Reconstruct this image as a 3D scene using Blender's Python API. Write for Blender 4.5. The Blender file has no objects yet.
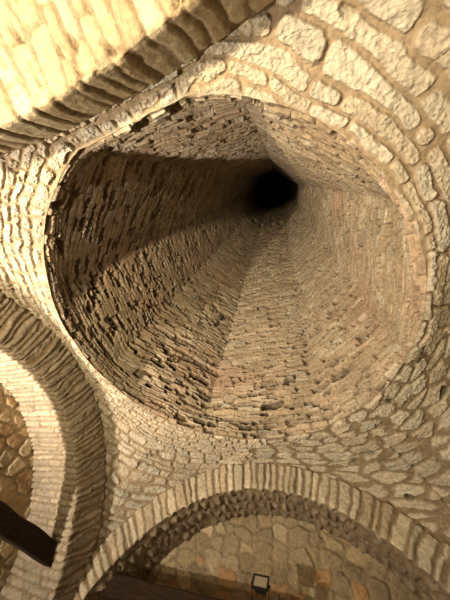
import bpy, bmesh, math
import numpy as np
from mathutils import Matrix, Vector

S = 4.0            # metres per layout unit
CAMZ = 1.55        # eye height above the floor
Q = 1.0            # mesh density
ALB = .72
C = bpy.context.scene.collection

# ------------------------------------------------------------------ noise and stone patterns
def hsh(i, j, s):
    i = np.asarray(i).astype(np.int64); j = np.asarray(j).astype(np.int64)
    h = (i * 374761393 + j * 668265263 + s * 1442695041) & 0x7fffffff
    h = ((h ^ (h >> 13)) * 1274126177) & 0x7fffffff
    h = ((h ^ (h >> 16)) * 69069 + 12345) & 0x7fffffff
    h = h ^ (h >> 11)
    return (h & 0xffffff) / float(0x1000000)

def vnoise(x, y, seed, px=None):
    ix = np.floor(x); iy = np.floor(y); fx = x - ix; fy = y - iy
    fx = fx * fx * (3 - 2 * fx); fy = fy * fy * (3 - 2 * fy)
    a = ix if px is None else ix % px
    b = ix + 1 if px is None else (ix + 1) % px
    return ((hsh(a, iy, seed) * (1 - fx) + hsh(b, iy, seed) * fx) * (1 - fy)
            + (hsh(a, iy + 1, seed) * (1 - fx) + hsh(b, iy + 1, seed) * fx) * fy) * 2 - 1

def fbm(U, V, L, cu, cv, seed, octv=3, per=True):
    """U in 0..1 around a length L; cu, cv are feature sizes in metres."""
    n = max(1, round(L / cu)); r = 0; a = 1.0; t = 0
    for k in range(octv):
        r = r + a * vnoise(U * n, V / cv, seed + 17 * k, n if per else None)
        t += a; a *= .55; n *= 2; cv /= 2
    return r / t

def sstep(a, b, x):
    t = np.clip((x - a) / (b - a), 0, 1)
    return t * t * (3 - 2 * t)

def rows_of(total, h0, h1, seed):
    r = np.random.default_rng(seed); e = [0.0]
    while e[-1] < total:
        f = min(1, e[-1] / total)
        e.append(e[-1] + (h0 * (1 - f) + h1 * f) * r.uniform(.7, 1.35))
    return np.array(e)

def coursed(U, V, L, edges, length, joint, seed, warp=.25, rnd=.35, per=True):
    """Coursed stones. Returns inside distance (m), and a random number per stone."""
    hm = np.median(np.diff(edges))
    Vw = V + fbm(U, V, L, hm * 7, hm * 4, seed + 3, 2, per) * hm * warp * 1.6 + fbm(U, V, L, hm * 1.6, hm * 1.2, seed + 4, 2, per) * hm * warp * .5
    row = np.clip(np.searchsorted(edges, Vw) - 1, 0, len(edges) - 2)
    v0 = edges[row]; v1 = edges[row + 1]; rh = v1 - v0
    n = np.maximum(2, np.round(L / (length * (.7 + .6 * hsh(row, row * 0, seed)) * (rh / hm) ** .5)))
    Uw = U + fbm(U, V, L, hm * 2, hm * 1.5, seed + 5, 2, per) * hm * .3 / L
    x = Uw * n + hsh(row, row * 0 + 7, seed)
    i = np.floor(x)
    bnd = lambda k: k + (hsh(k % n, row, seed + 1) - .5) * .75
    i = np.where(x < bnd(i), i - 1, np.where(x >= bnd(i + 1), i + 1, i))
    cell = L / n
    dx = np.minimum(x - bnd(i), bnd(i + 1) - x) * cell
    dy = np.minimum(Vw - v0, v1 - Vw)
    sid = hsh(i % n, row, seed + 2)
    sid2 = hsh(i % n, row, seed + 9)
    j = joint * (.6 + .9 * sid2) * np.minimum(1, (rh / hm) ** 1.3)
    R = rh * rnd
    dx = dx - j; dy = dy - j * .8
    a = np.maximum(0, R - dx); b = np.maximum(0, R - dy)
    d = np.where((dx < R) | (dy < R), R - np.hypot(a, b), np.minimum(dx, dy))
    return d, sid, sid2

def rubble(x, y, cx, cy, joint, seed):
    """Irregular polygonal stones (x, y in metres)."""
    X = x / cx; Y = y / cy
    X = X + .16 * vnoise(x / cx * 2.1, y / cy * 2.1, seed + 30); Y = Y + .16 * vnoise(x / cx * 2.1 + 9, y / cy * 2.1, seed + 31)
    ix = np.floor(X); iy = np.floor(Y)
    f1 = np.full(X.shape, 9.0); f2 = f1.copy(); sid = f1 * 0; sid2 = f1 * 0
    for a in (-1, 0, 1):
        for b in (-1, 0, 1):
            jx = ix + a; jy = iy + b
            px = jx + .12 + .76 * hsh(jx, jy, seed); py = jy + .12 + .76 * hsh(jx, jy, seed + 1)
            dx = np.abs(X - px); dy = np.abs(Y - py)
            d = (dx ** 2.4 + dy ** 2.4) ** (1 / 2.4) * (.85 + .3 * hsh(jx, jy, seed + 3))
            new = d < f1
            f2 = np.where(new, f1, np.minimum(f2, d))
            sid = np.where(new, hsh(jx, jy, seed + 4), sid); sid2 = np.where(new, hsh(jx, jy, seed + 5), sid2)
            f1 = np.where(new, d, f1)
    return (f2 - f1) * .5 * min(cx, cy) - joint, sid, sid2

PAL = np.array([(.60, .53, .41), (.53, .44, .31), (.66, .60, .49), (.47, .39, .29), (.56, .45, .33), (.50, .46, .38)])
def stone_colour(sid, sid2, pal=PAL):
    k = (sid * len(pal)).astype(int) % len(pal)
    return pal[k] * (.82 + .36 * sid2)[..., None]

def mix(a, b, t):
    t = np.asarray(t)[..., None]
    return a * (1 - t) + b * t

# ------------------------------------------------------------------ meshes
def grid_mesh(name, P, col, m, wrap=False, flip=False, parent=None):
    """P: (nv, nu, 3) in metres."""
    nv, nu = P.shape[:2]
    me = bpy.data.meshes.new(name)
    me.vertices.add(nv * nu)
    me.vertices.foreach_set('co', P.reshape(-1).astype(np.float32))
    idx = np.arange(nv * nu, dtype=np.int32).reshape(nv, nu)
    if wrap:
        idx = np.c_[idx, idx[:, :1]]
    a, b, c, d = idx[:-1, :-1], idx[:-1, 1:], idx[1:, 1:], idx[1:, :-1]
    f = np.stack((a, d, c, b) if flip else (a, b, c, d), -1).reshape(-1, 4)
    nf = len(f)
    me.loops.add(nf * 4); me.polygons.add(nf)
    me.loops.foreach_set('vertex_index', f.reshape(-1).astype(np.int32))
    me.polygons.foreach_set('loop_start', np.arange(nf, dtype=np.int32) * 4)
    me.polygons.foreach_set('use_smooth', np.ones(nf, dtype=bool))
    me.update(calc_edges=True)
    ca = me.color_attributes.new('stone', 'FLOAT_COLOR', 'POINT')
    rgba = np.ones((nv * nu, 4), np.float32); rgba[:, :3] = col.reshape(-1, 3) * ALB
    ca.data.foreach_set('color', rgba.reshape(-1))
    me.materials.append(m)
    o = bpy.data.objects.new(name, me); C.objects.link(o)
    if parent: o.parent = parent
    return o

def normals(P, wrap):
    if wrap:
        du = np.roll(P, -1, 1) - np.roll(P, 1, 1)
    else:
        du = np.gradient(P, axis=1)
    dv = np.gradient(P, axis=0)
    n = np.cross(du, dv)
    return n / (np.linalg.norm(n, axis=-1, keepdims=True) + 1e-12)

def W(P):      # layout units -> metres
    P = np.array(P, float) * S
    P[..., 2] += CAMZ
    return P

# ------------------------------------------------------------------ materials
def mat(name):
    m = bpy.data.materials.new(name); m.use_nodes = True
    nt = m.node_tree
    return m, nt, nt.nodes['Principled BSDF']

def stone_mat(name, rough=.92, bump=.5, scale=1.0, vein=None):
    m, nt, b = mat(name)
    N, K = nt.nodes.new, nt.links.new
    at = N('ShaderNodeVertexColor'); at.layer_name = 'stone'
    tc = N('ShaderNodeTexCoord')
    n1 = N('ShaderNodeTexNoise'); n1.inputs['Scale'].default_value = 26 * scale; n1.inputs['Detail'].default_value = 6; n1.inputs['Roughness'].default_value = .7
    n2 = N('ShaderNodeTexNoise'); n2.inputs['Scale'].default_value = 2.3; n2.inputs['Detail'].default_value = 4
    K(tc.outputs['Object'], n1.inputs['Vector']); K(tc.outputs['Object'], n2.inputs['Vector'])
    r1 = N('ShaderNodeMapRange'); r1.inputs['From Min'].default_value = .3; r1.inputs['From Max'].default_value = .7
    r1.inputs['To Min'].default_value = .62; r1.inputs['To Max'].default_value = 1.32
    K(n1.outputs['Fac'], r1.inputs['Value'])
    r2 = N('ShaderNodeMapRange'); r2.inputs['From Min'].default_value = .3; r2.inputs['From Max'].default_value = .7
    r2.inputs['To Min'].default_value = .86; r2.inputs['To Max'].default_value = 1.12
    K(n2.outputs['Fac'], r2.inputs['Value'])
    mu = N('ShaderNodeMath'); mu.operation = 'MULTIPLY'
    K(r1.outputs[0], mu.inputs[0]); K(r2.outputs[0], mu.inputs[1])
    vm = N('ShaderNodeVectorMath'); vm.operation = 'SCALE'
    K(at.outputs['Color'], vm.inputs[0]); K(mu.outputs[0], vm.inputs['Scale'])
    K(vm.outputs[0], b.inputs['Base Color'])
    b.inputs['Roughness'].default_value = rough
    b.inputs['Specular IOR Level'].default_value = .2
    n3 = N('ShaderNodeTexNoise'); n3.inputs['Scale'].default_value = 45 * scale; n3.inputs['Detail'].default_value = 5; n3.inputs['Roughness'].default_value = .65
    K(tc.outputs['Object'], n3.inputs['Vector'])
    bp = N('ShaderNodeBump'); bp.inputs['Strength'].default_value = bump; bp.inputs['Distance'].default_value = .02
    K(n3.outputs['Fac'], bp.inputs['Height']); K(bp.outputs[0], b.inputs['Normal'])
    return m

def plain(name, col, rough=.6, metal=0.0, noise=.15, scale=30, stretch=(1, 1, 1)):
    m, nt, b = mat(name)
    N, K = nt.nodes.new, nt.links.new
    tc = N('ShaderNodeTexCoord'); mp = N('ShaderNodeMapping'); mp.inputs['Scale'].default_value = stretch
    n = N('ShaderNodeTexNoise'); n.inputs['Scale'].default_value = scale; n.inputs['Detail'].default_value = 6
    K(tc.outputs['Object'], mp.inputs['Vector']); K(mp.outputs[0], n.inputs['Vector'])
    cr = N('ShaderNodeValToRGB')
    cr.color_ramp.elements[0].position = .3; cr.color_ramp.elements[1].position = .7
    cr.color_ramp.elements[0].color = [c * (1 - noise) for c in col] + [1]
    cr.color_ramp.elements[1].color = [min(1, c * (1 + noise)) for c in col] + [1]
    K(n.outputs['Fac'], cr.inputs['Fac']); K(cr.outputs['Color'], b.inputs['Base Color'])
    b.inputs['Roughness'].default_value = rough; b.inputs['Metallic'].default_value = metal; b.inputs['Specular IOR Level'].default_value = .25
    bp = N('ShaderNodeBump'); bp.inputs['Strength'].default_value = .3; bp.inputs['Distance'].default_value = .01
    K(n.outputs['Fac'], bp.inputs['Height']); K(bp.outputs[0], b.inputs['Normal'])
    return m

M_STONE = stone_mat('rough_stone')
M_SHAFT = stone_mat('shaft_stone', bump=.5)
M_WALL = stone_mat('rubble_wall', bump=.4)
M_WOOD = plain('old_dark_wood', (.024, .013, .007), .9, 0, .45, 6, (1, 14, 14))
M_BLACK = plain('black_lamp_housing', (.012, .012, .013), .45, 0, .2, 40)
M_METAL = plain('dark_lamp_bracket', (.03, .03, .03), .4, .6, .2, 40)
M_BOX = plain('brown_box_plastic', (.06, .035, .022), .5, 0, .15, 30)
M_FLOOR = plain('stone_floor', (.14, .115, .085), .9, 0, .3, 3)

def structure(o, label=None):
    o['kind'] = 'structure'
    if label: o['label'] = label
    return o

# ------------------------------------------------------------------ the plan (layout units, camera at origin)
CEN = np.array([-.224, .425])            # room centre
# side: wall direction, distance, arch centre offset, arch centre height, extrados radius, ring width, soffit depth
A = {
    'front': dict(phi=79.9, D=.6116, s0=-.089, z0=-.2406, R=.7492, t=.0881, dep=.21),
    'left':  dict(phi=169.7, D=.5335, s0=.0089, z0=-.2014, R=.7249, t=.1232, dep=.22),
    'back':  dict(phi=258.7, D=.5701, s0=.0914, z0=-.5420, R=1.0110, t=.094, dep=.50),
    'right': dict(phi=349.9, D=.66, s0=0.0, z0=-.2400, R=.7900, t=.095, dep=.22),
}
for a in A.values():
    p = math.radians(a['phi']); a['n'] = np.array([math.cos(p), math.sin(p)]); a['e'] = np.array([-a['n'][1], a['n'][0]])
ORDER = ['front', 'left', 'back', 'right']      # increasing angle
nxt = lambda k: ORDER[(ORDER.index(k) + 1) % 4]
prv = lambda k: ORDER[(ORDER.index(k) - 1) % 4]

def arch_z(a, s, dr=0.0):
    return a['z0'] + np.sqrt(np.maximum(.02, (a['R'] - dr) ** 2 - (s - a['s0']) ** 2))

RC = np.array([-.185, .351]); RR = .500; RZ = .492      # the ring at the foot of the shaft

def outer(az):
    """Where a ray from the ring centre at azimuth az (rad) meets the four arch planes."""
    d = np.stack((np.cos(az), np.sin(az)), -1)
    best = np.full(az.shape, 9.0); z = best * 0
    zs = {}
    ts = {}
    for k in ORDER:
        a = A[k]
        t = (a['D'] - (RC - CEN) @ a['n']) / np.maximum(1e-4, d @ a['n'])
        t = np.where(d @ a['n'] <= 1e-3, 9, t)
        P = RC + d * t[..., None]
        s = (P - CEN) @ a['e']
        zs[k] = arch_z(a, np.clip(s, -.8, .8)); ts[k] = t
    T = np.stack([ts[k] for k in ORDER]); Z = np.stack([zs[k] for k in ORDER])
    o = np.argsort(T, axis=0)
    t0 = np.take_along_axis(T, o[:1], 0)[0]; t1 = np.take_along_axis(T, o[1:2], 0)[0]
    z0 = np.take_along_axis(Z, o[:1], 0)[0]; z1 = np.take_along_axis(Z, o[1:2], 0)[0]
    return t0, z0

def rim(az):          # uneven edge of the ring, metres
    x = (np.asarray(az) % (2 * np.pi)) / (2 * np.pi)
    return .012 + .02 * fbm(x, x * 0, 12.5, .35, 1, 901, 4)

def ring_r(az):
    t, z = outer(az)
    return np.minimum(RR, t - .022)

# ------------------------------------------------------------------ vault between the arches and the ring
def build_vault():
    nu = int(2600 * Q); nv = int(330 * Q)
    az = np.linspace(0, 2 * np.pi, nu, endpoint=False)
    # densify nothing: uniform in azimuth
    t = np.linspace(0, 1, nv) ** .92
    ro, zo = outer(az)
    ro = ro + .012
    ri = ring_r(az)
    rho = ri[None] + (ro - ri)[None] * t[:, None]
    # spherical bulge: z falls with rho like a sphere of radius 1 about the ring centre
    sph = lambda r: -.35 + np.sqrt(np.maximum(.02, .959 - r * r))
    zi = RZ + 0 * az
    z = sph(rho) + (zi - sph(ri))[None] * (1 - t[:, None]) + (zo - sph(ro))[None] * t[:, None]
    # keep the vault just above the extrados where it meets the arch
    P = np.stack((RC[0] + rho * np.cos(az), RC[1] + rho * np.sin(az), z), -1)
    P = W(P)
    U = np.broadcast_to(az[None] / (2 * np.pi), rho.shape)
    seg = np.linalg.norm(np.diff(P, axis=0), axis=-1)
    V = np.vstack((np.zeros((1, nu)), np.cumsum(seg, 0)))
    L = 2 * np.pi * .60 * S
    # coursed stones: small near the ring, large further out
    e = rows_of(2.6, .08, .125, 5)
    d1, s1, s1b = coursed(U, V + .2, L, e, .27, .012, 11, warp=.4, rnd=.32)
    # the north-east quarter has much bigger blocks
    e2 = rows_of(2.6, .085, .30, 8)
    d2, s2, s2b = coursed(U, V + .22, L, e2, .52, .014, 21, warp=.5, rnd=.33)
    azd = (np.degrees(az)[None] + fbm(U, V, L, .8, .5, 77, 2) * 12) % 360
    big = sstep(265, 280, azd)
    d = d1 * (1 - (big > .5)) + d2 * (big > .5)
    s = np.where(big > .5, s2, s1); sb = np.where(big > .5, s2b, s1b)
    # irregular rubble in the front right corner
    rub = (azd > 2) & (azd < 78)
    d3, s3, s3b = rubble(U * L, V, .34, .15, .011, 41)
    d = np.where(rub, d3, d); s = np.where(rub, s3, s); sb = np.where(rub, s3b, sb)
    d = d + fbm(U, V, L, .045, .035, 31, 3) * .012
    prof = sstep(-.004, .015, d)
    rough = fbm(U, V, L, .07, .05, 33, 4)
    fine = fbm(U, V, L, .02, .016, 35, 2)
    ped = (sb > .93) & (prof > 0) & rub
    h = prof * np.where(rub, .85, 1) * (.010 + .020 * s + .012 * rough + .009 * fine) + (1 - prof) * fbm(U, V, L, .12, .1, 36, 3) * .008
    h += fbm(U, V, L, .5, .4, 37, 2) * .012
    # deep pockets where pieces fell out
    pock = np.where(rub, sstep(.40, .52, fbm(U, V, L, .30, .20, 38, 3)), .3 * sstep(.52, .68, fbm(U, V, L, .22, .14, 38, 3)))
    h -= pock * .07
    fd = sstep(0, .03, V)[..., None]
    N = normals(P, True)
    inn = -np.stack((np.cos(az), np.sin(az), 0 * az), -1)[None]
    P = P + fd * -N * (h * np.sign((N[..., 2:3]) + 1e-9)[..., 0])[..., None] + (1 - fd) * inn * rim(az)[None, :, None]
    col = stone_colour(s, sb)
    mort = np.array([.42, .325, .215]) * (1 + .12 * fbm(U, V, L, .25, .2, 39, 3)[..., None])
    light = mix(col, np.array([.72, .67, .56]), .35 + .3 * np.clip(fine + rough, 0, 1))
    mort = mix(mort, np.array([.30, .235, .15]), rub * .7)
    c = mix(mort, light, prof)
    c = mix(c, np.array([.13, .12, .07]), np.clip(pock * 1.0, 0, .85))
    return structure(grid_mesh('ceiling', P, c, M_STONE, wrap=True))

# ------------------------------------------------------------------ the octagonal shaft
BAZ = np.radians([-120, -168 , 152, 102, 49, 11, -30, -76])
TAZ = np.radians([-127, -171, 150, 112, 55, 15, -25, -82])
BR = np.array([.525, .535, .530, .515, .485, .52, .55, .515])
TR = np.array([.33, .32, .31, .30, .31, .33, .33, .33]) * .94
HB, HT, HC = .57, 2.6, 4.1
TC = np.array([-.074, .208])

def poly_r(az, va, vr):
    """Distance to a polygon with vertices (va, vr) along azimuth az."""
    o = np.argsort(va % (2 * np.pi)); va = (va % (2 * np.pi))[o]; vr = vr[o]
    V = np.stack((np.cos(va), np.sin(va)), -1) * vr[:, None]
    k = np.searchsorted(va, az % (2 * np.pi)) % len(va)
    A0 = V[k - 1]; B0 = V[k]
    d = np.stack((np.cos(az), np.sin(az)), -1); e = B0 - A0
    den = d[..., 0] * e[..., 1] - d[..., 1] * e[..., 0]
    return (A0[..., 0] * e[..., 1] - A0[..., 1] * e[..., 0]) / den, k

def build_shaft():
    nu = int(2600 * Q); nv = int(860 * Q)
    # azimuth samples shared by all levels; polygon corners fall between bottom and top corner angles
    az = np.linspace(0, 2 * np.pi, nu, endpoint=False)
    q = np.linspace(0, 1, nv)
    h = RZ * (HC / RZ) ** q
    # corner-to-corner parametrisation so that the edges stay straight
    ob = np.argsort(BAZ % (2 * np.pi)); vb = (BAZ % (2 * np.pi))[ob]; rb = BR[ob]; vt = (TAZ % (2 * np.pi))[ob]; rt = TR[ob]
    Vb = np.stack((np.cos(vb), np.sin(vb)), -1) * rb[:, None] + RC
    Vt = np.stack((np.cos(vt), np.sin(vt)), -1) * rt[:, None] + TC
    g = np.arange(nu) / nu * 8; k = np.floor(g).astype(int); f = g - k
    w = np.clip((h - HB) / (HT - HB), -.1, None)[:, None, None]
    w = np.where(w > 1, 1 + (w - 1) * .1, w)
    c0 = Vb[k % 8] * (1 - w) + Vt[k % 8] * w
    c1 = Vb[(k + 1) % 8] * (1 - w) + Vt[(k + 1) % 8] * w
    oct_ = c0 * (1 - f[None, :, None]) + c1 * f[None, :, None]
    # circle at the foot
    va2 = vb.copy()
    d0 = va2[k % 8]; d1 = va2[(k + 1) % 8]; d1 = np.where(d1 < d0, d1 + 2 * np.pi, d1)
    azr = d0 + (d1 - d0) * f
    rr = ring_r(azr)
    circ = RC + np.stack((np.cos(azr), np.sin(azr)), -1) * rr[:, None]
    bl = sstep(RZ, .66, h)[:, None, None]
    XY = circ[None] * (1 - bl) + oct_ * bl
    P = np.concatenate((XY, np.broadcast_to(h[:, None, None], XY.shape[:2] + (1,))), -1)
    P = W(P)
    L = 2 * np.pi * .50 * S
    U = np.broadcast_to((np.arange(nu) / nu)[None], P.shape[:2])
    V = np.broadcast_to(((h - RZ) * S)[:, None], P.shape[:2])
    e = rows_of((HC - RZ) * S + .3, .052, .075, 15)
    d, s, sb = coursed(U, V, L, e, .25, .003, 51, warp=.6, rnd=.35)
    d = d + fbm(U, V, L, .05, .02, 52, 3) * .008
    prof = sstep(-.002, .012, d)
    rough = fbm(U, V, L, .08, .03, 53, 4)
    fine = fbm(U, V, L, .03, .012, 54, 2)
    patch = fbm(U, V, L, 1.1, .8, 55, 3)
    low = 1 - sstep(0, .45, V)
    h_ = prof * (.006 + .022 * s * (.7 + .5 * patch) + .006 * rough) + fine * .004
    h_ += fbm(U, V, L, .7, .5, 56, 2) * .014
    h_ += low * prof * .02
    # flush mortar smears that hide the joints
    sm = sstep(-.05, .35, fbm(U, V, L, .35, .16, 57, 3)) * (1 - .5 * low)
    h_ = h_ * (1 - sm * .6) + sm * .012
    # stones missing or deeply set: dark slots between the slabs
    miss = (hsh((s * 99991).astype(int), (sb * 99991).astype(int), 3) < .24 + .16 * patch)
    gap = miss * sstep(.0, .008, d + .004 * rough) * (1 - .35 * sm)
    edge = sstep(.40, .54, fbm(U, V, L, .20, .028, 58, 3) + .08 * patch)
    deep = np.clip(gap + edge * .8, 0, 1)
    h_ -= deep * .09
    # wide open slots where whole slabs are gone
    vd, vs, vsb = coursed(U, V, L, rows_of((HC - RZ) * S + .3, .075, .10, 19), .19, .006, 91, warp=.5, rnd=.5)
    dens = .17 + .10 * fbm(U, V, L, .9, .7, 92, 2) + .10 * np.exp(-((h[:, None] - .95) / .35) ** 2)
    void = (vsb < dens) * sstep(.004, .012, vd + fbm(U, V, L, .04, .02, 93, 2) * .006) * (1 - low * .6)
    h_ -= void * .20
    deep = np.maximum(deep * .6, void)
    fd = sstep(0, .03, V)[..., None]
    # slots high up under the cap (front faces)
    lvl = h[:, None] + 0 * U
    aT = np.degrees(np.arctan2(XY[..., 1] - TC[1], XY[..., 0] - TC[0]))
    slot = np.zeros(U.shape)
    for a0, a1, h0, h1 in ((124, 136, 2.62, 2.84), (106, 116, 2.60, 2.80), (76, 87, 2.58, 2.76), (58, 70, 2.6, 2.8), (88, 93, 2.82, 3.5)):
        slot = np.maximum(slot, (aT > a0) * (aT < a1) * (lvl > h0) * (lvl < h1) * 1.0)
    top_ = sstep(2.45, 2.6, lvl)
    h_ = h_ * (1 - .7 * top_) - slot * .22
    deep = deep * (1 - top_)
    N = normals(P, True)
    ax = W(np.array([*RC, 0]))
    inward = np.sign(-(P[..., 0] - ax[0]) * N[..., 0] - (P[..., 1] - ax[1]) * N[..., 1])
    inn = -np.stack((np.cos(azr), np.sin(azr), 0 * azr), -1)[None]
    P = P + fd * N * (h_ * inward)[..., None] + (1 - fd) * inn * rim(azr)[None, :, None]
    col = stone_colour(s, sb)
    mort = np.array([.45, .355, .245]) * (1 + .10 * fbm(U, V, L, .3, .2, 59, 3)[..., None])
    c = mix(mort, col, prof * (1 - sm * .8) * .8)
    c = mix(c, np.array([.14, .105, .075]), deep * .8)  # shade inside the slots painted into the stone colour
    pink = sstep(.1, .6, fbm(U, V, L, 1.3, .9, 60, 2))
    c = c * (1 + pink[..., None] * np.array([.05, -.03, -.02]))
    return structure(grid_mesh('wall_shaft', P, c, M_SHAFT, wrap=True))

# ------------------------------------------------------------------ arches (face ring + soffit), one object each
def build_arch(key, idx, vw, seed, pal=PAL, faceamp=.02, soffamp=.03, rubsoff=False):
    a = A[key]; Ri = a['R'] - a['t']
    smax_p = A[nxt(key)]['D'] - .045; smax_m = A[prv(key)]['D'] - .045   # jamb positions
    # path of the intrados: +s side jamb (floor) -> arc -> -s side jamb (floor)
    def ang(sm):
        x = min(sm, Ri * .999)
        return math.asin(max(-.999, min(.999, x / Ri)))
    ap = ang(smax_p - a['s0']); am = ang(smax_m + a['s0'])
    sp = a['s0'] + Ri * math.sin(ap); smn = a['s0'] - Ri * math.sin(am)
    zp = a['z0'] + Ri * math.cos(ap); zm = a['z0'] + Ri * math.cos(am)
    zf = -CAMZ / S
    step = .0032 / Q
    narc = int((ap + am) * Ri / step); 
    th = np.linspace(ap, -am, narc)
    njp = int((zp - zf) / step / 2.0); njm = int((zm - zf) / step / 2.0)
    # tangent-continuous normals: the jamb normal blends over a short length
    s_ = np.r_[np.full(njp, sp), a['s0'] + Ri * np.sin(th), np.full(njm, smn)]
    z_ = np.r_[np.linspace(zf, zp, njp, endpoint=False), a['z0'] + Ri * np.cos(th), np.linspace(zm, zf, njm + 1)[1:]]
    tn = np.r_[np.linspace(np.pi / 2, np.pi / 2, njp), th, np.full(njm, -np.pi / 2)]
    if njp > 60: tn[njp - 60:njp] = np.linspace(np.pi / 2, ap, 60)
    if njm > 60: tn[njp + narc:njp + narc + 60] = np.linspace(-am, -np.pi / 2, 60)
    ns = np.sin(tn); nz = np.cos(tn)
    arc = np.r_[0, np.cumsum(np.hypot(np.diff(s_), np.diff(z_)))] * S
    L = arc[-1]; U = arc / L
    nf = int((a['t'] + .03) / .0026 * Q); nd = int(a['dep'] / .0036 * Q)
    wf = np.linspace(a['t'] + .012, 0, nf); wd = np.linspace(0, a['dep'] + .02, nd)[1:]
    dist = np.r_[wf, wd * 0]; depth = np.r_[wf * 0, wd]
    Vc = np.r_[-wf, wd] * S + (a['t'] + .012) * S
    ss = s_[None] + ns[None] * dist[:, None]; zz = z_[None] + nz[None] * dist[:, None]
    ss = np.clip(ss, -A[prv(key)]['D'] - .03, A[nxt(key)]['D'] + .03)
    dd = a['D'] + depth[:, None] + 0 * ss
    X = CEN[0] + a['n'][0] * dd + a['e'][0] * ss; Y = CEN[1] + a['n'][1] * dd + a['e'][1] * ss
    P = W(np.stack((X, Y, zz), -1))
    UU = np.broadcast_to(U[None], ss.shape); VV = np.broadcast_to(Vc[:, None], ss.shape)
    # voussoirs: radial "courses" along U, broken across the depth
    e = rows_of(L + .3, vw, vw, seed)
    tface = (a['t'] + .012) * S; tall = tface + (a['dep'] + .02) * S
    # coursed() takes rows along its V: use arc as rows and face depth as length direction
    Wl = 1.4 * a['t'] * S
    faceU = (VV - tface) / tall
    d, s, sb = coursed((VV - tface) / Wl * 1.0 + 3.5, UU * L, Wl, e, Wl * .98, .0055, seed + 5, warp=.22, rnd=.3, per=False)
    df, sf_, sfb = coursed((VV * 0 + .5), UU * L, 1.0, e, 5.0, .006, seed + 5, warp=.0, rnd=.3, per=False)
    onface = VV < tface
    # on the face each voussoir runs the whole height of the ring
    hm = vw
    Uw = UU * L + fbm(VV / 3, UU * L, 3, .25, .1, seed + 8, 2, False) * hm * (.7 if key == 'left' else .3)
    row = np.clip(np.searchsorted(e, Uw) - 1, 0, len(e) - 2)
    dface = np.minimum(Uw - e[row], e[row + 1] - Uw) - .007 - .008 * hsh(row, row * 0, seed + 2)
    lenv = .018 * S * hsh(row, row * 0 + 3, seed)      # uneven outer ends
    dend = VV - .03 - lenv * .6
    Rr = .018
    aa = np.maximum(0, Rr - dface); bb = np.maximum(0, Rr - dend)
    dface = np.where((dface < Rr) | (dend < Rr), Rr - np.hypot(aa, bb), dface)
    if rubsoff:
        dr_, sr_, sbr_ = rubble(VV + 40, UU * L + 40, .25, .12, .008, seed + 40)
        d = dr_; s = sr_; sb = sbr_
    bf = sstep(tface - .01, tface + .03, VV)
    d = np.where(bf < .5, dface, d); s = np.where(bf < .5, hsh(row, row * 0 + 5, seed), s); sb = np.where(bf < .5, hsh(row, row * 0 + 6, seed), sb)
    Un = VV / 3
    d = d + fbm(Un, UU * L, 3, .05, .03, seed + 11, 3, False) * .010
    prof = sstep(-.003, .016 + (.03 * bf if rubsoff else 0), d)
    rough = fbm(Un, UU * L, 3, .09, .05, seed + 12, 4, False)
    fine = fbm(Un, UU * L, 3, .03, .02, seed + 13, 2, False)
    amp = faceamp * (1 - bf) + soffamp * bf
    h = prof * amp * (.5 + 1.0 * s + .35 * rough + .25 * fine) + fbm(Un, UU * L, 3, .3, .3, seed + 14, 2, False) * .012
    h -= sstep(.42, .6, fbm(Un, UU * L, 3, .14, .05, seed + 15, 3, False)) * .05 * (bf if key != 'left' else .8)
    # displacement: on the face towards the room, on the soffit towards the arch centre
    nrm = np.zeros(P.shape)
    b3 = np.clip((VV - tface) / .05 * .5 + .5, 0, 1)
    ew = a['e']; nn = a['n']
    inS = -ns[None] + 0 * ss; inZ = -nz[None] + 0 * ss
    nrm[..., 0] = -nn[0] * (1 - b3) + ew[0] * inS * b3
    nrm[..., 1] = -nn[1] * (1 - b3) + ew[1] * inS * b3
    nrm[..., 2] = inZ * b3
    nrm /= np.linalg.norm(nrm, axis=-1, keepdims=True)
    # worn arris
    h -= np.exp(-((VV - tface) / .02) ** 2) * (.012 + .01 * rough)
    P = P + nrm * h[..., None]
    col = stone_colour(s, sb, pal)
    mort = np.array([.33, .25, .16]) * (1 + .12 * rough[..., None])
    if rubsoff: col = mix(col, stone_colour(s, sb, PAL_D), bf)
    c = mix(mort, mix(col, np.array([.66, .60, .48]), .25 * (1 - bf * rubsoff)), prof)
    flip = False
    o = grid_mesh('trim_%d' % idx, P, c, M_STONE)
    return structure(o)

# ------------------------------------------------------------------ lunette walls at the back of each arch
def build_wall(key, seed, cx, cy, pal, detail=1.0, mortar=(.47, .37, .24)):
    a = A[key]
    D = a['D'] + a['dep']
    s0, s1 = -A[prv(key)]['D'] - .06, A[nxt(key)]['D'] + .06
    zf = -CAMZ / S; zt = .56
    step = .0042 / detail
    ns = int((s1 - s0) / step); 
    zl = np.r_[np.linspace(zf, -.02, 60), np.linspace(-.02, zt, int((zt + .02) / step))[1:]]
    s = np.linspace(s0, s1, ns)
    SS, ZZ = np.meshgrid(s, zl)
    X = CEN[0] + a['n'][0] * D + a['e'][0] * SS; Y = CEN[1] + a['n'][1] * D + a['e'][1] * SS
    P = W(np.stack((X, Y, ZZ), -1))
    u = SS * S + 30; v = ZZ * S + 30
    Un = u / 60
    d, sid, sb = rubble(u, v, cx, cy, .010, seed)
    d = d + fbm(Un, v, 60, .06, .05, seed + 1, 3, False) * .012
    prof = sstep(-.003, .012, d)
    rough = fbm(Un, v, 60, .1, .08, seed + 2, 4, False)
    h = prof * (.010 + .02 * sid + .008 * rough) + fbm(Un, v, 60, .6, .5, seed + 3, 2, False) * .02
    h = h * 1.0
    P = P - np.array([*a['n'], 0]) * h[..., None]
    col = stone_colour(sid, sb, pal)
    mort = np.array(mortar) * (1 + .12 * rough[..., None])
    c = mix(mort, col, prof)
    return structure(grid_mesh('wall_' + key, P, c, M_WALL))

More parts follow.
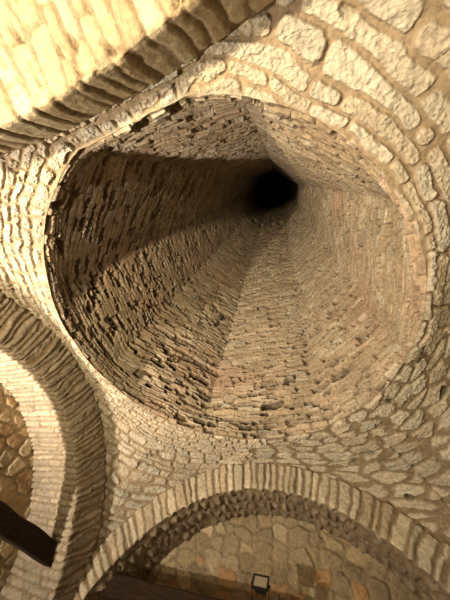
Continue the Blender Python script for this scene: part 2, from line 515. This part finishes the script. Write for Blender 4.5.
build_vault()
build_shaft()
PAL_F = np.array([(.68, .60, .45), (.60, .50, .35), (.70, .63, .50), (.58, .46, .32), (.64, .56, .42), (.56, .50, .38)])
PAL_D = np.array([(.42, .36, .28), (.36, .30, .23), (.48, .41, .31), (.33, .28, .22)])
PAL_W = np.array([(.46, .36, .23), (.54, .43, .27), (.52, .33, .17), (.42, .34, .22), (.58, .48, .32), (.46, .37, .25)])
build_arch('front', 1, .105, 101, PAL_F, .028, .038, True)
build_arch('left', 2, .075, 131, PAL_D, .022, .022)
build_arch('back', 3, .115, 161, np.array([(.52, .41, .24), (.46, .35, .19), (.58, .49, .32), (.42, .30, .16)]), .013, .012)
build_arch('right', 4, .13, 191, PAL_F, .02, .03)
build_wall('front', 201, .25, .19, PAL_W, 1.0, (.40, .32, .21))
build_wall('left', 211, .24, .18, np.array([(.50, .36, .20), (.54, .42, .26), (.46, .32, .18), (.56, .46, .30)]))
build_wall('back', 221, .3, .2, PAL_W, .4)
build_wall('right', 231, .3, .2, PAL_W, .4)

def bm_obj(name, bm, m, parent=None, smooth=False):
    me = bpy.data.meshes.new(name); bm.to_mesh(me); bm.free()
    if smooth:
        for p in me.polygons: p.use_smooth = True
    me.materials.append(m)
    o = bpy.data.objects.new(name, me); C.objects.link(o)
    if parent: o.parent = parent
    return o

# floor
bm = bmesh.new()
bmesh.ops.create_grid(bm, x_segments=30, y_segments=30, size=4.6)
for v in bm.verts: v.co.z += -.01 + .01 * math.sin(v.co.x * 7) * math.sin(v.co.y * 6)
fl = structure(bm_obj('floor', bm, M_FLOOR)); c = W([*CEN, 0]); fl.location = (c[0], c[1], 0)

# cap that closes the shaft
bm = bmesh.new()
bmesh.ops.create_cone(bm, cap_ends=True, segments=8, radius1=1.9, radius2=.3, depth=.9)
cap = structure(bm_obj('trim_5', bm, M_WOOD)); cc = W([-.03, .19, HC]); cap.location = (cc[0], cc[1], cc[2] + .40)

# ------------------------------------------------------------------ tie beams
def beam(key, sa, sb_, D, z, hw, hh, label, group=None):
    a = A[key]
    L = (sb_ - sa) * S; n = 60
    bm = bmesh.new(); rings = []
    prof = [(-1, -.86), (-.86, -1), (.86, -1), (1, -.86), (1, .86), (.86, 1), (-.86, 1), (-1, .86)]
    for i in range(n + 1):
        x = -L / 2 + L * i / n
        wob = .006 * math.sin(i * .31 + 1) + .004 * math.sin(i * .83)
        wz = .005 * math.sin(i * .22) + .004 * math.sin(i * .71 + 2)
        rings.append([bm.verts.new((x, py * hw * (1 + .02 * math.sin(i * .9 + k)) + wob, pz * hh * (1 + .02 * math.sin(i * .6 + k * 2)) + wz)) for k, (py, pz) in enumerate(prof)])
    for r0, r1 in zip(rings, rings[1:]):
        for k in range(8):
            bm.faces.new((r0[k], r0[(k + 1) % 8], r1[(k + 1) % 8], r1[k]))
    bm.faces.new(rings[0][::-1]); bm.faces.new(rings[-1])
    bmesh.ops.recalc_face_normals(bm, faces=bm.faces)
    o = bm_obj('tie_beam', bm, M_WOOD)
    P = CEN + a['n'] * D + a['e'] * (sa + sb_) / 2
    w = W([*P, z]); o.location = w
    o.rotation_euler = (0, 0, math.atan2(a['e'][1], a['e'][0]))
    o['label'] = label; o['category'] = 'beam'; o['group'] = 'timber tie beams across the arches'
    return o
beam('front', -.60, .50, .675, .128, .085, .105, 'dark brown timber tie beam across the front arch, with the black floodlight on it')
beam('left', -.515, .53, .60, .132, .07, .10, 'dark timber tie beam crossing the left arch below its brightly lit soffit')

# ------------------------------------------------------------------ floodlight on the front beam
def box(bm, cx, cy, cz, sx, sy, sz, bev=0.0):
    r = bmesh.ops.create_cube(bm, size=1, matrix=Matrix.Translation((cx, cy, cz)) @ Matrix.Diagonal((sx, sy, sz, 1)))
    if bev:
        es = list({e for v in r['verts'] for e in v.link_edges})
        bmesh.ops.bevel(bm, geom=es, offset=bev, segments=2, affect='EDGES', profile=.5)
    return r

def glass_mat():
    m, nt, b = mat('floodlight_glass')
    b.inputs['Base Color'].default_value = (.42, .38, .29, 1); b.inputs['Roughness'].default_value = .25
    n = nt.nodes.new('ShaderNodeTexNoise'); n.inputs['Scale'].default_value = 60
    bp = nt.nodes.new('ShaderNodeBump'); bp.inputs['Strength'].default_value = .1
    nt.links.new(n.outputs['Fac'], bp.inputs['Height']); nt.links.new(bp.outputs[0], b.inputs['Normal'])
    return m
M_GLASS = glass_mat()

def floodlight(pos, yaw, tilt):
    root = bpy.data.objects.new('floodlight', None); C.objects.link(root)
    root.location = pos; root.rotation_euler = (0, 0, yaw)
    root.scale = (1.12, 1.12, 1.12); root['label'] = 'small black floodlight with a pale glass, standing on the front tie beam'; root['category'] = 'lamp'
    # base plate and U bracket (local: x along beam, y towards room, z up)
    bm = bmesh.new(); box(bm, 0, 0, .006, .10, .07, .012, .003); bm_obj('base_plate', bm, M_METAL, root)
    bm = bmesh.new()
    box(bm, 0, 0, .018, .17, .028, .006); box(bm, -.088, 0, .095, .006, .028, .16); box(bm, .088, 0, .095, .006, .028, .16)
    bm_obj('bracket', bm, M_METAL, root)
    # housing: tapered box, its mouth along +z before tilting
    T = Matrix.Translation((0, 0, .165)) @ Matrix.Rotation(tilt, 4, 'X')
    bm = bmesh.new()
    r = box(bm, 0, 0, -.02, .155, .115, .07, 0)
    for v in bm.verts:
        if v.co.z < -.03: v.co.x *= .72; v.co.y *= .6
    bmesh.ops.bevel(bm, geom=list(bm.edges), offset=.006, segments=2, affect='EDGES')
    for k in range(6):
        box(bm, -.045 + k * .018, 0, -.064, .004, .07, .022)
    bm.transform(T); hs = bm_obj('housing', bm, M_BLACK, root)
    bm = bmesh.new()
    for sx in (-1, 1):
        box(bm, sx * .08, 0, .022, .016, .145, .018, .003); box(bm, 0, sx * .066, .022, .16, .016, .018, .003)
    bm.transform(T); bm_obj('frame', bm, M_BLACK, root)
    bm = bmesh.new(); box(bm, 0, 0, .020, .15, .12, .006, .001); bm.transform(T); g = bm_obj('glass', bm, M_GLASS, root); g['label'] = 'pale beige front glass'
    for sx in (-1, 1):
        bm = bmesh.new(); bmesh.ops.create_cone(bm, cap_ends=True, segments=12, radius1=.012, radius2=.012, depth=.018, matrix=Matrix.Translation((sx * .094, 0, .165)) @ Matrix.Rotation(math.pi / 2, 4, 'Y'))
        bm_obj('pivot_knob', bm, M_METAL, root)
    return root
a = A['front']
P = CEN + a['n'] * .662 + a['e'] * -.062
pos = W([*P, .128]); pos[2] += .106
floodlight(pos, math.atan2(-a['n'][1], -a['n'][0]) - math.pi / 2, math.radians(-52))

P = CEN + a['n'] * .668 + a['e'] * -.106
pos = W([*P, .128]); pos[2] += .106
jb = bpy.data.objects.new('junction_box', None); C.objects.link(jb); jb.location = pos
jb.rotation_euler = (0, 0, math.atan2(a['e'][1], a['e'][0]))
jb['label'] = 'small dark brown junction box on the front beam, right of the floodlight'; jb['category'] = 'electrical box'
bm = bmesh.new(); box(bm, 0, 0, .075, .085, .06, .15, .006); bm_obj('enclosure', bm, M_BOX, jb)
bm = bmesh.new(); box(bm, 0, -.033, .075, .078, .008, .14, .002); box(bm, 0, .033, .075, .078, .008, .14, .002); bm_obj('cover', bm, M_BOX, jb)

# ------------------------------------------------------------------ lights
def area(name, key, s, D, z, aim, power, size, col, spread=180):
    a = A[key]
    l = bpy.data.lights.new(name, 'AREA'); l.shape = 'RECTANGLE'; l.size = size; l.size_y = size * .7
    l.energy = power; l.color = col; l.spread = math.radians(spread)
    o = bpy.data.objects.new(name, l); C.objects.link(o)
    p = W([*(CEN + a['n'] * D + a['e'] * s), z]); o.location = p
    o.rotation_euler = (Vector(W(aim)) - Vector(p)).to_track_quat('-Z', 'Y').to_euler()
    return o
WARM = (1, .80, .52)
area('floodlight_left', 'left', .31, .70, -.27, [-.02, .40, 2.2], 275, .18, (1, .83, .62), 150)
area('floodlight_back', 'back', -.15, .68, -.30, [-.10, .42, 2.4], 165, .18, (1, .79, .49), 125)
area('fill_back_right', 'back', .14, .66, -.30, [-.25, .45, 2.2], 34, .18, (1, .82, .55), 140)  # added fill light to lift the lower-left shaft faces, no known lamp

w = bpy.data.worlds.new('World'); bpy.context.scene.world = w; w.use_nodes = True
w.node_tree.nodes['Background'].inputs['Color'].default_value = (1, .8, .55, 1)
w.node_tree.nodes['Background'].inputs['Strength'].default_value = .0

# ------------------------------------------------------------------ camera
f, zx, zy = 224.82, 276.78, 177.8
Uv = Vector((zx - 225, zy - 300, f)).normalized()
Fv = (Vector((0, 1, 0)) - Uv * Uv[1]).normalized()
Xv = Fv.cross(Uv)
if Xv[0] < 0: Xv = -Xv
right = Vector((Xv[0], Fv[0], Uv[0])); down = Vector((Xv[1], Fv[1], Uv[1])); fwd = Vector((Xv[2], Fv[2], Uv[2]))
cam = bpy.data.cameras.new('camera'); co = bpy.data.objects.new('camera', cam); C.objects.link(co)
R = Matrix((right, -down, -fwd)).transposed().to_4x4()
co.matrix_world = Matrix.Translation((0, 0, CAMZ)) @ R
cam.sensor_width = 36; cam.sensor_fit = 'AUTO'; cam.lens = 36 * f / 600; cam.clip_start = .02
sc = bpy.context.scene; sc.camera = co
sc.view_settings.view_transform = 'Standard'; sc.view_settings.look = 'None'; sc.view_settings.gamma = 1
sc.view_settings.exposure = 0.0
